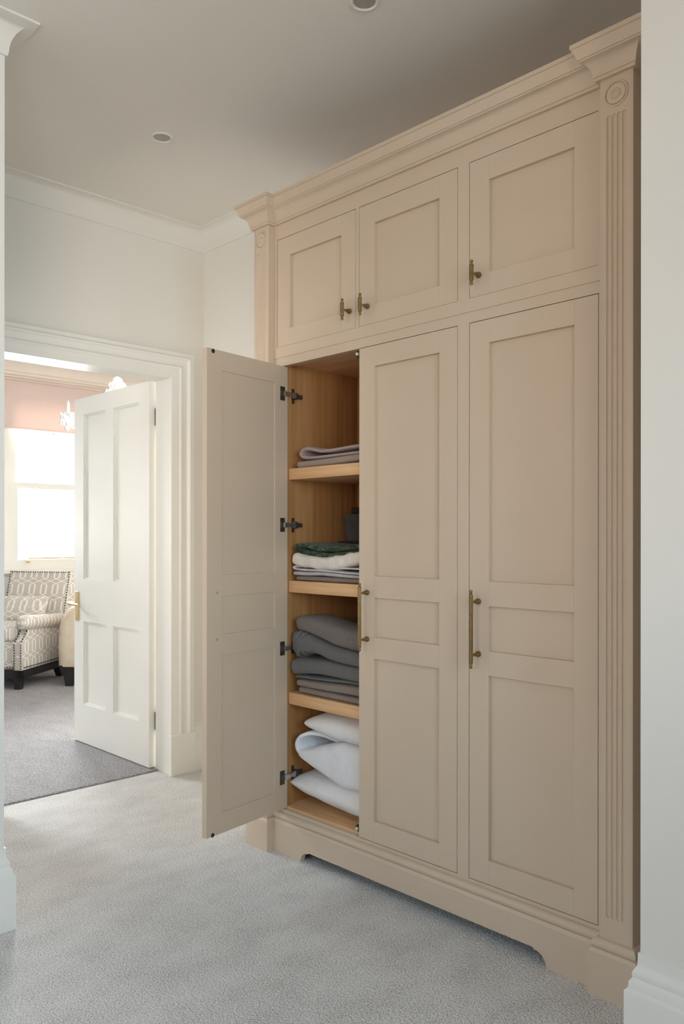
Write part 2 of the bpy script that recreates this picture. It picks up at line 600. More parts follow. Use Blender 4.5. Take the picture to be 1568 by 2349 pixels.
# ------------------------------------------------------------------ skirting, coving, architrave
SKIRT = [(0.0, 0.243), (0.004, 0.243), (0.0045, 0.222), (0.0055, 0.214), (0.0115, 0.204), (0.014, 0.197), (0.0125, 0.188),
         (0.0185, 0.180), (0.0200, 0.165), (0.0255, 0.160), (0.0265, 0.158), (0.0265, 0.0), (0.0, 0.0)]
structure(MB().sweep(SKIRT, [(XR, YB), (XR, YR), (XEAST, YR)], 1).link('baseboard_right', 'trim_paint', smooth=35))
structure(MB().sweep(SKIRT, [(XF, YL), (XL, YL), (XL, YREAR)], -1).link('baseboard_left', 'trim_paint', smooth=35))
structure(MB().sweep(SKIRT, [(XF, 0.352), (XF, YB), (-0.105, YB)], 1).link('baseboard_back', 'trim_paint', smooth=35))
structure(MB().sweep(SKIRT, [(XO, -2.6), (XO, 2.9), (XT - 0.02, 2.9), (XT - 0.02, 0.36)], 1).link(
    'baseboard_room', 'trim_paint', smooth=35))

cove = [(0.0, -0.098), (0.007, -0.098), (0.008, -0.090)]
for i in range(9):
    a = PI / 2 * i / 8
    cove.append((0.009 + 0.060 * (1 - math.cos(a)), -0.088 + 0.081 * math.sin(a)))
cove += [(0.076, -0.007), (0.076, 0.0), (0.0, 0.0)]
COVE = [(p, CEIL + z) for p, z in cove]
structure(MB().sweep(COVE, [(XL, YREAR), (XL, YL), (XF, YL), (XF, YB), (-0.62, YB)], 1).link('trim_coving', 'ceiling_paint',
                                                                                    smooth=35))
RC = [(0, -0.215), (0.012, -0.215), (0.014, -0.200), (0.022, -0.196), (0.024, -0.180), (0.036, -0.172), (0.040, -0.152),
      (0.050, -0.146), (0.058, -0.110), (0.085, -0.075), (0.120, -0.055), (0.124, -0.030), (0.15, -0.024), (0.15, 0), (0, 0)]
structure(MB().sweep([(p, CEIL2 + z) for p, z in RC], [(XO, -2.6), (XO, 2.9)], 1).link('trim_room_cornice', 'cornice_paint',
                                                                              smooth=35))


def architrave(name, xw, out, m, margin=0.0):
    """door casing on the wall face x = xw, standing out in direction out (+1/-1)."""
    prof = [(0.0, 0.0), (0.0, 0.016), (0.002, 0.018), (0.046, 0.018), (0.049, 0.023), (0.056, 0.025), (0.062, 0.022),
            (0.066, 0.0165), (0.090, 0.0165), (0.094, 0.020), (0.099, 0.030), (0.104, 0.032), (0.108, 0.029), (0.112, 0.024),
            (0.129, 0.024), (0.131, 0.022), (0.131, 0.0)]
    mb = MB()
    y0, y1, zt = DY0 - 0.004 - margin, DY1 - 0.006 + margin, DZ - 0.002 + margin
    path = [(y1, 0.19, 1, 0), (y1, zt, 1, 1), (y0, zt, -1, 1), (y0, 0.19, -1, 0)]
    rows = [[(xw + out * h, y + sy * a, z + sz * a) for a, h in prof] for y, z, sy, sz in path]
    mb.grid(rows, caps=True)
    return structure(mb.link(name, m, smooth=30))


architrave('trim_architrave', XF, 1, 'trim_paint')
architrave('trim_room_architrave', XT - 0.02, -1, 'trim_paint', 0.03)
mb = MB()
for y in (DY1 - 0.012, DY0 - 0.13):
    mb.box(XF, XF + 0.030, y, y + 0.142, 0, 0.200)
structure(mb.link('trim_plinth_blocks', 'trim_paint', bevel=0.002))
# door lining (reveal) with stop
xa_, xb_ = XT - 0.021, XF + 0.001
mb = MB().box(xa_, xb_, DY1, DY1 + LN, 0, DZ + LN).box(xa_, xb_, DY0 - LN, DY0, 0, DZ + LN).box(xa_, xb_, DY0, DY1, DZ, DZ + LN)
structure(mb.link('trim_door_lining', 'trim_paint'))


# ------------------------------------------------------------------ window builder
def sash_window(name, x, y0, y1, z0, z1):
    w = empty(name, (x, (y0 + y1) / 2, z0), kind='structure')
    zm = (z0 + z1) / 2 - 0.02
    mb = MB()
    mb.box(x - 0.13, x + 0.002, y0, y0 + 0.055, z0, z1).box(x - 0.13, x + 0.002, y1 - 0.055, y1, z0, z1)
    mb.box(x - 0.13, x + 0.002, y0 + 0.055, y1 - 0.055, z1 - 0.05, z1)
    mb.box(x + 0.001, x + 0.022, y0 - 0.09, y0 + 0.02, z0 - 0.03, z1 + 0.09).box(x + 0.001, x + 0.022, y1 - 0.02, y1 + 0.09, z0 - 0.03, z1 + 0.09)
    mb.box(x + 0.001, x + 0.022, y0 + 0.02, y1 - 0.02, z1 - 0.02, z1 + 0.09)
    mb.link('window_frame', 'trim_paint', w)
    MB().box(x - 0.13, x + 0.06, y0 - 0.1, y1 + 0.1, z0 - 0.036, z0 - 0.001).link('window_sill', 'trim_paint', w, bevel=0.006)
    for nm, xa, za, zb, rb in (('lower_sash', x - 0.045, z0, zm + 0.025, 0.085), ('upper_sash', x - 0.095, zm - 0.025, z1 - 0.05, 0.05)):
        mb = MB()
        ya, yb = y0 + 0.055, y1 - 0.055
        mb.box(xa, xa + 0.042, ya, ya + 0.052, za, zb).box(xa, xa + 0.042, yb - 0.052, yb, za, zb)
        mb.box(xa, xa + 0.042, ya + 0.052, yb - 0.052, za, za + rb).box(xa, xa + 0.042, ya + 0.052, yb - 0.052, zb - 0.05, zb)
        s = mb.link(nm, 'trim_paint', w)
        MB().box(xa + 0.018, xa + 0.022, ya + 0.05, yb - 0.05, za + rb - 0.002, zb - 0.048).link('glass_pane', 'window_glass', s)
        if nm == 'lower_sash':
            mb = MB()
            zr, xr = za + 0.098, xa + 0.075
            mb.tube((xr, ya + 0.13, zr), (xr, yb - 0.13, zr), 0.0055)
            for yy in (ya + 0.15, yb - 0.15):
                mb.tube((xa + 0.042, yy, zr - 0.016), (xr, yy, zr), 0.005)
                mb.ball((xr + 0.004, yy - 0.015, zr - 0.030), 0.017, 12, 8, (0.9, 1, 0.8))
                mb.tube((xr, yy - 0.008, zr - 0.022), (xr, yy, zr), 0.006)
            mb.link('lift_rail', 'bright_brass', s, smooth=50)
    return w


sash_window('window_1', XO, 0.90, 2.20, 0.89, 2.42)
sash_window('window_2', XO, -1.85, -0.35, 0.89, 2.42)
# landing window behind the camera
wn = empty('window_3', (2.0, YREAR, 0.5), kind='structure')
mb = MB()
for a, c, z, y in ((0.6, 0.67, 0.5, 2.4), (3.33, 3.4, 0.5, 2.4), (0.67, 3.33, 0.5, 0.57), (0.67, 3.33, 2.33, 2.4), (1.97, 2.03, 0.57, 2.33)):
    mb.box(a, c, YREAR - 0.08, YREAR - 0.02, z, y)
mb.link('window_frame', 'trim_paint', wn)
MB().box(0.65, 3.35, YREAR - 0.052, YREAR - 0.048, 0.55, 2.35).link('glass_pane', 'window_glass', wn)
wn = empty('window_5', (XEAST, -2.9, 0.5), kind='structure')
mb = MB()
for a, c, z, y in ((-4.7, -4.63, 0.5, 2.4), (-1.17, -1.1, 0.5, 2.4), (-4.63, -1.17, 0.5, 0.57), (-4.63, -1.17, 2.33, 2.4), (-2.93, -2.87, 0.57, 2.33)):
    mb.box(XEAST + 0.02, XEAST + 0.08, a, c, z, y)
mb.link('window_frame', 'trim_paint', wn)
MB().box(XEAST + 0.048, XEAST + 0.052, -4.65, -1.15, 0.55, 2.35).link('glass_pane', 'window_glass', wn)
wn = empty('added_window', ((PW[0] + PW[1]) / 2, YL, PW[2]), kind='structure')  # added window, unseen, lets the fill lamp into the lobby
mb = MB()
mb.box(PW[0], PW[0] + 0.05, YL - 0.09, YL - 0.04, PW[2], PW[3]).box(PW[1] - 0.05, PW[1], YL - 0.09, YL - 0.04, PW[2], PW[3])
mb.box(PW[0] + 0.05, PW[1] - 0.05, YL - 0.09, YL - 0.04, PW[2], PW[2] + 0.05).box(PW[0] + 0.05, PW[1] - 0.05, YL - 0.09, YL - 0.04, PW[3] - 0.05, PW[3])
mb.link('window_frame', 'trim_paint', wn)
MB().box(PW[0] + 0.045, PW[1] - 0.045, YL - 0.067, YL - 0.063, PW[2] + 0.045, PW[3] - 0.045).link('glass_pane', 'window_glass', wn)

# ------------------------------------------------------------------ panelled room door, standing open into the room beyond
X1, X0d, DT = -1.250, -2.066, 0.042
dr = empty('door_1', (X1, 0.22, 0), kind='structure')
Yf = 0.199
mb = MB()
DB, DTOP = 0.012, 1.968
px = [(-1.956, -1.702), (-1.616, -1.352)]      # recessed panels, left and right column
pz = [(0.232, 0.700), (0.940, 1.872)]
st = [X0d, px[0][0], px[0][1], px[1][0], px[1][1], X1]
mb.box(st[0], st[1], Yf, Yf + DT, DB, DTOP).box(st[4], st[5], Yf, Yf + DT, DB, DTOP)
mb.box(st[1], st[4], Yf, Yf + DT, DB, pz[0][0]).box(st[1], st[4], Yf, Yf + DT, pz[0][1], pz[1][0])
mb.box(st[1], st[4], Yf, Yf + DT, pz[1][1], DTOP)
for z0, z1 in pz:
    mb.box(st[2], st[3], Yf, Yf + DT, z0, z1)
mb.link('door_leaf', 'trim_paint', dr)
for x0, x1 in px:
    for z0, z1 in pz:
        mb = MB().box(x0 - 0.002, x1 + 0.002, Yf + 0.013, Yf + DT - 0.013, z0 - 0.002, z1 + 0.002)
        # quarter round bead round the panel
        for a0, a1, c0, c1 in ((x0, x1, z0, z0 + 0.009), (x0, x1, z1 - 0.009, z1), (x0, x0 + 0.009, z0 + 0.009, z1 - 0.009), (x1 - 0.009, x1, z0 + 0.009, z1 - 0.009)):
            mb.box(a0, a1, Yf + 0.006, Yf + 0.016, c0, c1)
        mb.link('door_panel', 'trim_paint', dr)
mb = MB()
hx = -2.028
mb.box(hx - 0.019, hx + 0.019, Yf - 0.006, Yf, 0.70, 0.868)
hb = mb.link('handle_plate', 'bright_brass', dr, bevel=0.004)
mb = MB().tube((hx, Yf - 0.005, 0.80), (hx, Yf - 0.048, 0.80), 0.009).tube((hx - 0.004, Yf - 0.048, 0.80), (hx + 0.105, Yf - 0.05, 0.797), 0.0085, r2=0.007)
mb.tube((hx, Yf + DT, 0.80), (hx, Yf + DT + 0.05, 0.80), 0.009).tube((hx, Yf + DT + 0.048, 0.80), (hx + 0.105, Yf + DT + 0.05, 0.797), 0.0085)
mb.ball((hx - 0.006, Yf - 0.048, 0.80), 0.011)
mb.link('door_handle', 'bright_brass', dr, smooth=50)
MB().box(hx - 0.019, hx + 0.019, Yf + DT, Yf + DT + 0.006, 0.70, 0.868).link('handle_plate', 'bright_brass', dr, bevel=0.004)
for z in (0.245, 1.79):
    mb = MB()
    for k in range(5):
        mb.tube((X1 + 0.009, Yf + DT + 0.006, z - 0.045 + 0.0185 * k), (X1 + 0.009, Yf + DT + 0.006, z - 0.045 + 0.0185 * k + 0.016), 0.007)
    mb.box(X1 - 0.001, X1 + 0.0015, Yf + 0.031, Yf + DT + 0.004, z - 0.045, z + 0.045)
    mb.ball((X1 + 0.009, Yf + DT + 0.006, z + 0.052), 0.006).ball((X1 + 0.009, Yf + DT + 0.006, z - 0.05), 0.006)
    mb.link('hinge', 'steel', dr, smooth=50)

# ------------------------------------------------------------------ fitted cupboard
WD = empty('fitted_cupboard', (0.66, 0.2, 0), 'tall taupe painted fitted cupboard with its lower left door standing open', 'cupboard')
P = 'cabinet_paint'
XA, XB, XC, XD, XE, XG = 0.0, 0.4190, 0.4344, 0.8562, 0.8987, 1.3209
Z1, Z2, Z3, Z4 = 2.3033, 1.8941, 1.8222, 0.1574
FT = 0.024
PL0, PL1, PR0, PR1 = -0.102, -0.017, 1.340, 1.430
PF = -0.030
# face frame
mb = MB()
mb.box(PL1 - 0.01, XA, 0, FT, 0.10, 2.40).box(XG, PR0 + 0.01, 0, FT, 0.10, 2.40)
mb.box(XA, XG, 0, FT, Z1, 2.40).box(XA, XG, 0, FT, Z3, 1.8545).box(XA, XG, -0.0035, FT, 1.8545, Z2)
mb.box(XA, XG, 0, FT, 0.10, Z4)
mb.box(XB, XC, 0.0, FT, Z2, Z1).box(XD, XE, 0, FT, Z2, Z1).box(XD, XE, 0, FT, Z4, Z3)
mb.box(PL1 - 0.01, XA, -0.0035, 0, 1.8545, 2.40).box(XG, PR0 + 0.01, -0.0035, 0, 1.8545, 2.40)
mb.link('face_frame', P, WD)
# carcass sides, top and back
mb = MB()
mb.box(PL0, PL0 + 0.02, 0.0, YB - 0.002, 0, 2.36).box(PR1 - 0.02, PR1, 0.0, YB - 0.002, 0, 2.36)
mb.box(PL0 + 0.02, PR1 - 0.02, FT, YB - 0.002, 2.34, 2.36)
mb.link('carcass', P, WD)
MB().box(PL0 + 0.02, PR1 - 0.02, YB - 0.012, YB - 0.002, 0, 2.34).link('back_panel', 'shaded_pine', WD)


def pilaster(x0, x1):
    """fluted pilaster with a turned rosette at its head."""
    cx = (x0 + x1) / 2
    zs, ze = 0.203, 2.262
    r = 0.0056
    cs = [cx - 0.0213 + 0.0142 * k for k in range(4)]
    xs = [x0, x0 + 0.001]
    for c in cs:
        xs += [c + r * math.sin(PI / 2 * t / 6) for t in range(-6, 7)]
    xs += [x1 - 0.001, x1]
    zz = [0.10] + [zs + r * (1 - math.cos(PI / 2 * t / 6)) for t in range(7)] + [ze - r * (1 - math.cos(PI / 2 * t / 6)) for t in range(6, -1, -1)] + [2.36]
    rows = []
    for z in zz:
        dz = max(0, zs + r - z, z - (ze - r))
        row = []
        for x in xs:
            dep = 0
            if zs <= z <= ze:
                for c in cs:
                    q = r * r - (x - c) ** 2 - dz * dz
                    if q > 0:
                        dep = max(dep, math.sqrt(q))
            edge_ = 0.001 if x in (x0, x1) else 0
            row.append((x, PF + dep * 0.85 + edge_, z))
        rows.append(row)
    mb = MB().grid(rows)
    mb.box(x0, x1, PF + 0.001, 0.0, 0.10, 0.102)
    # the two cheeks
    mb.grid([[(x0, PF + 0.001, z), (x0, 0.0, z)] for z in (0.10, 2.36)])
    mb.grid([[(x1, PF + 0.001, z), (x1, 0.0, z)] for z in (0.10, 2.36)])
    o = mb.link('pilaster', P, WD, smooth=50)
    M = Matrix.Translation((cx, PF, 2.311)) @ Matrix.Rotation(PI / 2, 4, 'X')
    prof = [(0.0335, -0.003), (0.0335, 0.0015), (0.032, 0.0035), (0.030, 0.0040), (0.0285, 0.0030), (0.0280, -0.001), (0.0265, -0.0015),
            (0.0255, 0.0030), (0.022, 0.0045), (0.0135, 0.0030), (0.0125, 0.0018), (0.0105, 0.0045), (0.0070, 0.0045), (0.0060, 0.0030), (0.003, 0.0050), (0.0004, 0.0053)]
    MB().lathe(prof, M, 48).link('rosette', P, o, smooth=35)


pilaster(PL0, PL1)
pilaster(PR0, PR1)

# cornice that breaks forward round the pilasters
CORN = [(0.0, 2.3580), (0.0104, 2.3580), (0.0104, 2.3665), (0.0130, 2.3670), (0.0134, 2.3720), (0.0146, 2.3790), (0.0175, 2.3880), (0.0240, 2.3985), (0.0330, 2.4060),
        (0.0385, 2.4085), (0.0395, 2.4120), (0.0425, 2.4130), (0.0440, 2.4200), (0.0475, 2.4290), (0.0520, 2.4360), (0.0530, 2.4375), (0.0530, 2.4395), (0.0560, 2.4400),
        (0.0560, 2.4515), (0.0, 2.4515)]
plan = [(PL0, YB - 0.003), (PL0, PF), (PL1, PF), (PL1, 0), (PR0, 0), (PR0, PF), (PR1, PF), (PR1, YB - 0.003)]
MB().sweep(CORN, plan, -1 if False else 1).link('cornice', P, WD, smooth=35)

# plinth: blocks under the pilasters, board with a scooped foot cut-out, swept capping
mb = MB()
FY, BY = -0.022, PF - 0.022
xl, xr = PL1 + 0.022, PR0 - 0.022
ca, cb, ch, cr = 0.160, 1.178, 0.043, 0.040
outline = [(xl, 0), (ca, 0)]
for k in range(9):
    a = PI / 2 * k / 8
    outline.append((ca + cr * (1 - math.cos(a)), ch * 0.9 * math.sin(a)))
outline += [(ca + cr + 0.002, ch)]
outline += [(cb - cr - 0.002, ch)]
for k in range(8, -1, -1):
    a = PI / 2 * k / 8
    outline.append((cb - cr * (1 - math.cos(a)), ch * 0.9 * math.sin(a)))
outline += [(xr, 0), (xr, 0.112), (xl, 0.112)]
mb.prism(outline, FY, FY + 0.02, lambda x, z, y: (x, y, z))
mb.box(PL0 - 0.022, PL1 + 0.022, BY, 0.0, 0, 0.112).box(PR0 - 0.022, PR1 + 0.022, BY, 0.0, 0, 0.112)
mb.box(PL0 - 0.022, PL0, BY + 0.02, YB - 0.003, 0, 0.112).box(PR1, PR1 + 0.022, BY + 0.02, YB - 0.003, 0, 0.112)
CAP = [(0.0, 0.1122), (0.0218, 0.1122), (0.0175, 0.1185), (0.0165, 0.1225), (0.0115, 0.1240), (0.0115, 0.1275), (0.0150, 0.1285), (0.0158, 0.1330), (0.0140, 0.1395), (0.0090, 0.1450), (0.0040, 0.1470), (0.0, 0.1470)]
mb.sweep(CAP, plan, 1)
mb.link('plinth', P, WD, smooth=30)
MB().box(PL0, PR1, 0.10, 0.115, 0, 0.14).link('void_shade_sheet', 'void_shade', WD)  # dark sheet in the empty space behind the plinth, painted as shade

# interior
LX = 0.018
mb = MB()
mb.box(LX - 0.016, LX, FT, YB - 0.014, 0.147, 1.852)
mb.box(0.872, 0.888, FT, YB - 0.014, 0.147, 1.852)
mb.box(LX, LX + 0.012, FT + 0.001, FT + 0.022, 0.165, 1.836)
mb.link('side_lining', 'shaded_pine', WD)
MB().box(LX, 0.872, FT - 0.004, YB - 0.014, 0.147, 0.165).link('bottom_board', 'lit_pine', WD)
MB().box(LX, 0.872, FT, YB - 0.014, 1.836, 1.852).link('top_board', 'lit_pine', WD)
SHELF = [(1.396, 1.438), (0.971, 1.0145), (0.549, 0.5925)]
for z0, z1 in SHELF:
    MB().box(LX + 0.013, 0.870, 0.030, YB - 0.016, z0, z1).link('shelf', 'lit_pine', WD, bevel=0.0012)
MB().box(0.888, XE, FT, YB - 0.014, 0.147, 2.34).link('divider', P, WD)
MB().box(PL0 + 0.02, PR1 - 0.02, FT, YB - 0.014, 1.856, 1.874).link('deck_board', P, WD)


# ---- doors (local x along the width, y into the cupboard, front face y = 0)
def door_shape(w, z0, z1, panels, back=False):
    T, RC_, RB = 0.022, 0.0125, 0.003
    st_ = 0.0700
    mb = MB()
    mb.box(0, st_, 0, T, z0, z1).box(w - st_, w, 0, T, z0, z1)
    edges = [z0] + [z for p in panels for z in p] + [z1]
    for i in range(0, len(edges), 2):
        mb.box(st_, w - st_, 0, T, edges[i], edges[i + 1])
    for a, c in panels:
        mb.box(st_, w - st_, RC_, T - RB, a, c)
    return mb


LOWER = [(0.229, 0.7725), (0.844, 0.9765), (1.0490, 1.7520)]
UPPER = [(1.9590, 2.2320)]


def place(mb, M):
    bmesh.ops.transform(mb.bm, matrix=M, verts=mb.bm.verts)
    return mb


def tee_handle(x, zc, y=0.0, L=0.075):
    """short reeded bar on a single stem"""
    mb = MB()
    M = Matrix.Translation((x, y - 0.038, zc))
    h = L / 2
    prof = [(0.0006, -h), (0.0040, -h + 0.0012), (0.0052, -h + 0.004), (0.0046, -h + 0.0075), (0.0034, -h + 0.0085), (0.0034, -h + 0.010), (0.0048, -h + 0.0115),
            (0.0046, -h + 0.0140), (0.0066, -h + 0.0150), (0.0068, -h + 0.0175), (0.0060, -h + 0.0180)]
    up = [(r, -z) for r, z in reversed(prof)]
    mb.lathe(prof + [(0.0060, 0)] + up, M, 24)
    for k in range(12):
        a = 2 * PI * k / 12
        mb.tube((x + 0.0057 * math.cos(a), y - 0.038 + 0.0057 * math.sin(a), zc - h + 0.018), (x + 0.0057 * math.cos(a), y - 0.038 + 0.0057 * math.sin(a), zc + h - 0.018), 0.0013, 6)
    stem(mb, x, y, zc)
    return mb


def stem(mb, x, y, z):
    M = Matrix.Translation((x, y, z)) @ Matrix.Rotation(PI / 2, 4, 'X')
    mb.lathe([(0.0085, 0.0), (0.0090, 0.002), (0.0090, 0.005), (0.0082, 0.007), (0.0070, 0.009), (0.0072, 0.011), (0.0050, 0.016), (0.0036, 0.024), (0.0034, 0.034), (0.0034, 0.038)], M, 20)


def bar_handle(x, z0, z1, zs, y=0.0):
    mb = MB()
    M = Matrix.Translation((x, y - 0.038, 0))
    prof = [(0.0006, z0), (0.0038, z0 + 0.0012), (0.0048, z0 + 0.004), (0.0042, z0 + 0.0080), (0.0034, z0 + 0.0090), (0.0034, z0 + 0.0105), (0.0048, z0 + 0.0120),
            (0.0046, z0 + 0.0150), (0.0064, z0 + 0.0160), (0.0066, z0 + 0.0185), (0.0054, z0 + 0.0190)]
    up = [(r, z1 - (z - z0)) for r, z in reversed(prof)]
    mb.lathe(prof + up, M, 24)
    for k in range(12):
        a = 2 * PI * k / 12
        c, s = 0.0053 * math.cos(a), 0.0053 * math.sin(a)
        mb.tube((x + c, y - 0.038 + s, z0 + 0.019), (x + c, y - 0.038 + s, z1 - 0.019), 0.0012, 6)
    for z in zs:
        stem(mb, x, y, z)
    return mb


G = 0.0019
for x0, x1, hx_ in ((XA, XB, 0.391), (XC, XD, 0.4765), (XE, XG, 0.9355)):
    mb = place(door_shape(x1 - x0 - 2 * G, Z2 + G, Z1 - G, UPPER), Matrix.Translation((x0 + G, 0.0, 0)))
    d = mb.link('upper_door', P, WD, bevel=0.0007)
    tee_handle(hx_, 1.9570).link('handle', 'aged_brass', d, smooth=45)
XM = 0.4365
mb = place(door_shape(XD - G - XM, Z4 + G, Z3 - G, LOWER), Matrix.Translation((XM, 0, 0)))
d_mid = mb.link('lower_door', P, WD, bevel=0.0007)
bar_handle(0.4760, 0.797, 1.027, (0.836, 0.9925)).link('handle', 'aged_brass', d_mid, smooth=45)
mb = place(door_shape(XG - XE - 2 * G, Z4 + G, Z3 - G, LOWER), Matrix.Translation((XE + G, 0, 0)))
d = mb.link('lower_door', P, WD, bevel=0.0007)
bar_handle(0.9350, 0.793, 1.025, (0.8330, 0.9890)).link('handle', 'aged_brass', d, smooth=45)
for z in (1.811, 0.173):
    mb = MB().box(0.397, 0.4365, 0.0235, 0.046, z - 0.011, z + 0.011)
    c_ = mb.link('catch_body', 'black_plastic', WD, bevel=0.002)
    M = Matrix.Translation((0.4065, 0.0245, z)) @ Matrix.Rotation(PI / 2, 4, 'X')
    MB().lathe([(0.006, 0), (0.0065, 0.004), (0.005, 0.0075), (0.0005, 0.0085)], M, 16).link('catch_roller', 'white_plastic', c_, smooth=50)

# open leaf
ANG = R(-81.8)
MO = Matrix.Translation((0.0152, 0.0169, 0)) @ Matrix.Rotation(ANG, 4, 'Z')
WO = 0.4105
mb = place(door_shape(WO, Z4 + G, Z3 - G, LOWER), MO)
d_open = mb.link('lower_door', P, WD, bevel=0.0007)
d_open['label'] = 'lower left door, swung open'
mb = bar_handle(0.364, 0.797, 1.027, (0.836, 0.9925))
place(mb, MO).link('handle', 'aged_brass', d_open, smooth=45)
for z in (1.8125, 0.1645):
    M = MO @ Matrix.Translation((0.3825, 0.022, z)) @ Matrix.Rotation(-PI / 2, 4, 'X')
    MB().lathe([(0.0075, -0.004), (0.0075, 0.0012), (0.0066, 0.0020), (0.0030, 0.0022), (0.0025, 0.0012), (0.0004, 0.0012)], M, 20).link('catch_plate', 'black_plastic', d_open, smooth=40)
for z in (0.9885, 0.8290):
    M = MO @ Matrix.Translation((0.3640, 0.022, z)) @ Matrix.Rotation(-PI / 2, 4, 'X')
    MB().lathe([(0.0042, -0.003), (0.0042, 0.0006), (0.0034, 0.0020), (0.0012, 0.0024), (0.0004, 0.0016)], M, 16).link('handle_bolt', 'steel', d_open, smooth=40)
for z in (1.717, 1.225, 0.762, 0.278):
    s0 = 0.029
    mb = MB().box(s0 - 0.0125, s0 + 0.0125, 0.0215, 0.0240, z - 0.026, z + 0.026, MO)
    mb.box(s0 - 0.009, s0 + 0.010, 0.0235, 0.0275, z - 0.012, z + 0.012, MO)
    hg = mb.link('hinge', 'dark_steel', d_open, bevel=0.0008)
    # knuckle links from the cup to the arm screwed on the side lining
    a0 = MO @ Vector((s0 - 0.004, 0.028, z))
    mb2 = MB()
    q_ = Vector((0.036, 0.052, z))
    Ml = Matrix.Translation(a0) @ (q_ - a0).to_track_quat('Y', 'Z').to_matrix().to_4x4()
    ln_ = (q_ - a0).length
    mb2.box(-0.0045, 0.0045, 0.002, ln_ * 0.45, -0.0085, 0.0085, Ml).box(-0.004, 0.004, ln_ * 0.45, ln_, -0.0065, 0.0065, Ml)
    mb2.box(0.0335, 0.0385, 0.050, 0.062, z - 0.0105, z + 0.0105)
    me_link = mb2
    mb = MB().box(LX + 0.0002, LX + 0.010, 0.052, 0.104, z - 0.008, z + 0.008)
    mb.box(LX + 0.0002, LX + 0.016, 0.048, 0.076, z - 0.0125, z + 0.0125)
    mb.box(LX + 0.0002, LX + 0.006, 0.056, 0.066, z - 0.028, z + 0.028)
    mb.link('hinge_arm', 'dark_steel', d_open, bevel=0.0012)
    me_link.link('hinge_link', 'steel', d_open, smooth=40)


# ------------------------------------------------------------------ folded linen
def catmull(pts, n):
    P_ = [Vector(p) for p in pts]
    P_ = [P_[0] * 2 - P_[1]] + P_ + [P_[-1] * 2 - P_[-2]]
    out = []
    segs = len(P_) - 3
    for s in range(segs):
        for k in range(n):
            t = k / n
            a, b_, c, d_ = P_[s:s + 4]
            out.append(0.5 * ((2 * b_) + (c - a) * t + (2 * a - 5 * b_ + 4 * c - d_) * t * t + (3 * b_ - a - 3 * c + d_) * t ** 3))
    out.append(P_[-2])
    return out


def folded(path, th, y0, y1, seed=0, rough=0.0025, nseg=9, yfn=None, freq=14.0, wr=None, endround=0.5, pw=0.55):
    """cloth of thickness th laid along a path of (x, z), running back from y0 to y1; rounded front edge and ends."""
    C = catmull(path, nseg)
    # finer steps in the first and last few centimetres, for round ends
    head = [q for i in range(4) for q in ([C[i] + (C[i + 1] - C[i]) * k / 4 for k in range(4)])]
    tail = [q for i in range(len(C) - 5, len(C) - 1) for q in ([C[i] + (C[i + 1] - C[i]) * k / 4 for k in range(4)])]
    C = head + C[4:-5] + tail + [C[-1]]
    n = len(C)
    L = [0.0]
    for i in range(1, n):
        L.append(L[-1] + (C[i] - C[i - 1]).length)
    T = L[-1]
    M_ = 30
    rows = []
    for i, c in enumerate(C):
        t = (C[min(i + 1, n - 1)] - C[max(i - 1, 0)]).normalized()
        nrm = Vector((-t.y, t.x))
        s = L[i]
        tt = (th(s / T) if callable(th) else th) / 2
        e = min(s, T - s) / (tt * 2 * endround + 1e-6)
        sc_ = math.sqrt(max(0.004, 1 - (1 - min(e, 1)) ** 2))
        yf = y0 + (yfn(s / T) if yfn else 0) + (1 - sc_) * tt
        row = []
        for k in range(M_):
            a = 2 * PI * k / M_
            ca, sa = math.cos(a), math.sin(a)
            ny = math.copysign(abs(ca) ** 0.35, ca)
            nz = math.copysign(abs(sa) ** pw, sa)
            y = (yf + y1) / 2 + ny * (y1 - yf) / 2
            # crowd the samples to the front edge
            if ca < 0:
                y = yf + (1 - abs(ca) ** 0.35) * min(0.05, (y1 - yf) / 2) * 1.6
            off = nz * tt * sc_
            p = Vector((c.x + nrm.x * off, y, c.y + nrm.y * off))
            q = p * freq + Vector((seed * 3.1, seed * 1.7, 0))
            d_ = noise.noise(q) * rough + noise.noise(q * 3.3) * rough * 0.35
            if wr:
                d_ += wr(p, s / T)
            p += Vector((nrm.x * nz * d_, -abs(d_) * 0.6 if ca < -0.6 else 0, nrm.y * nz * d_))
            row.append(p)
        rows.append(row)
    return MB().grid(rows, close_v=True, caps=True)


def linen(name, mb, material, label, cat, group=None):
    return tag(mb.link(name, material, smooth=60), label, cat, group)


BK = 0.36
# -- top shelf (surface 1.438)
linen('folded_towel', folded([(0.058, 1.452), (0.13, 1.452), (0.24, 1.4535), (0.34, 1.457), (0.45, 1.459), (0.60, 1.457)], 0.0285, 0.042, BK, 1, 0.0016), 'taupe_terry',
      'taupe folded towel lying flat on the highest shelf, underneath the mauve one', 'towel', 'linen on the top shelf')
linen('folded_towel', folded([(0.62, 1.479), (0.42, 1.4765), (0.30, 1.4745), (0.20, 1.4735), (0.135, 1.4740), (0.095, 1.4790), (0.079, 1.4900), (0.088, 1.5035), (0.112, 1.5090), (0.145, 1.5040), (0.19, 1.4945),
                                   (0.25, 1.4935), (0.32, 1.4970), (0.40, 1.4985), (0.60, 1.496)], 0.0150, 0.045, BK, 2, 0.0022), 'mauve_terry',
      'mauve towel folded over at its left end on top of the taupe one, highest shelf', 'towel', 'linen on the top shelf')
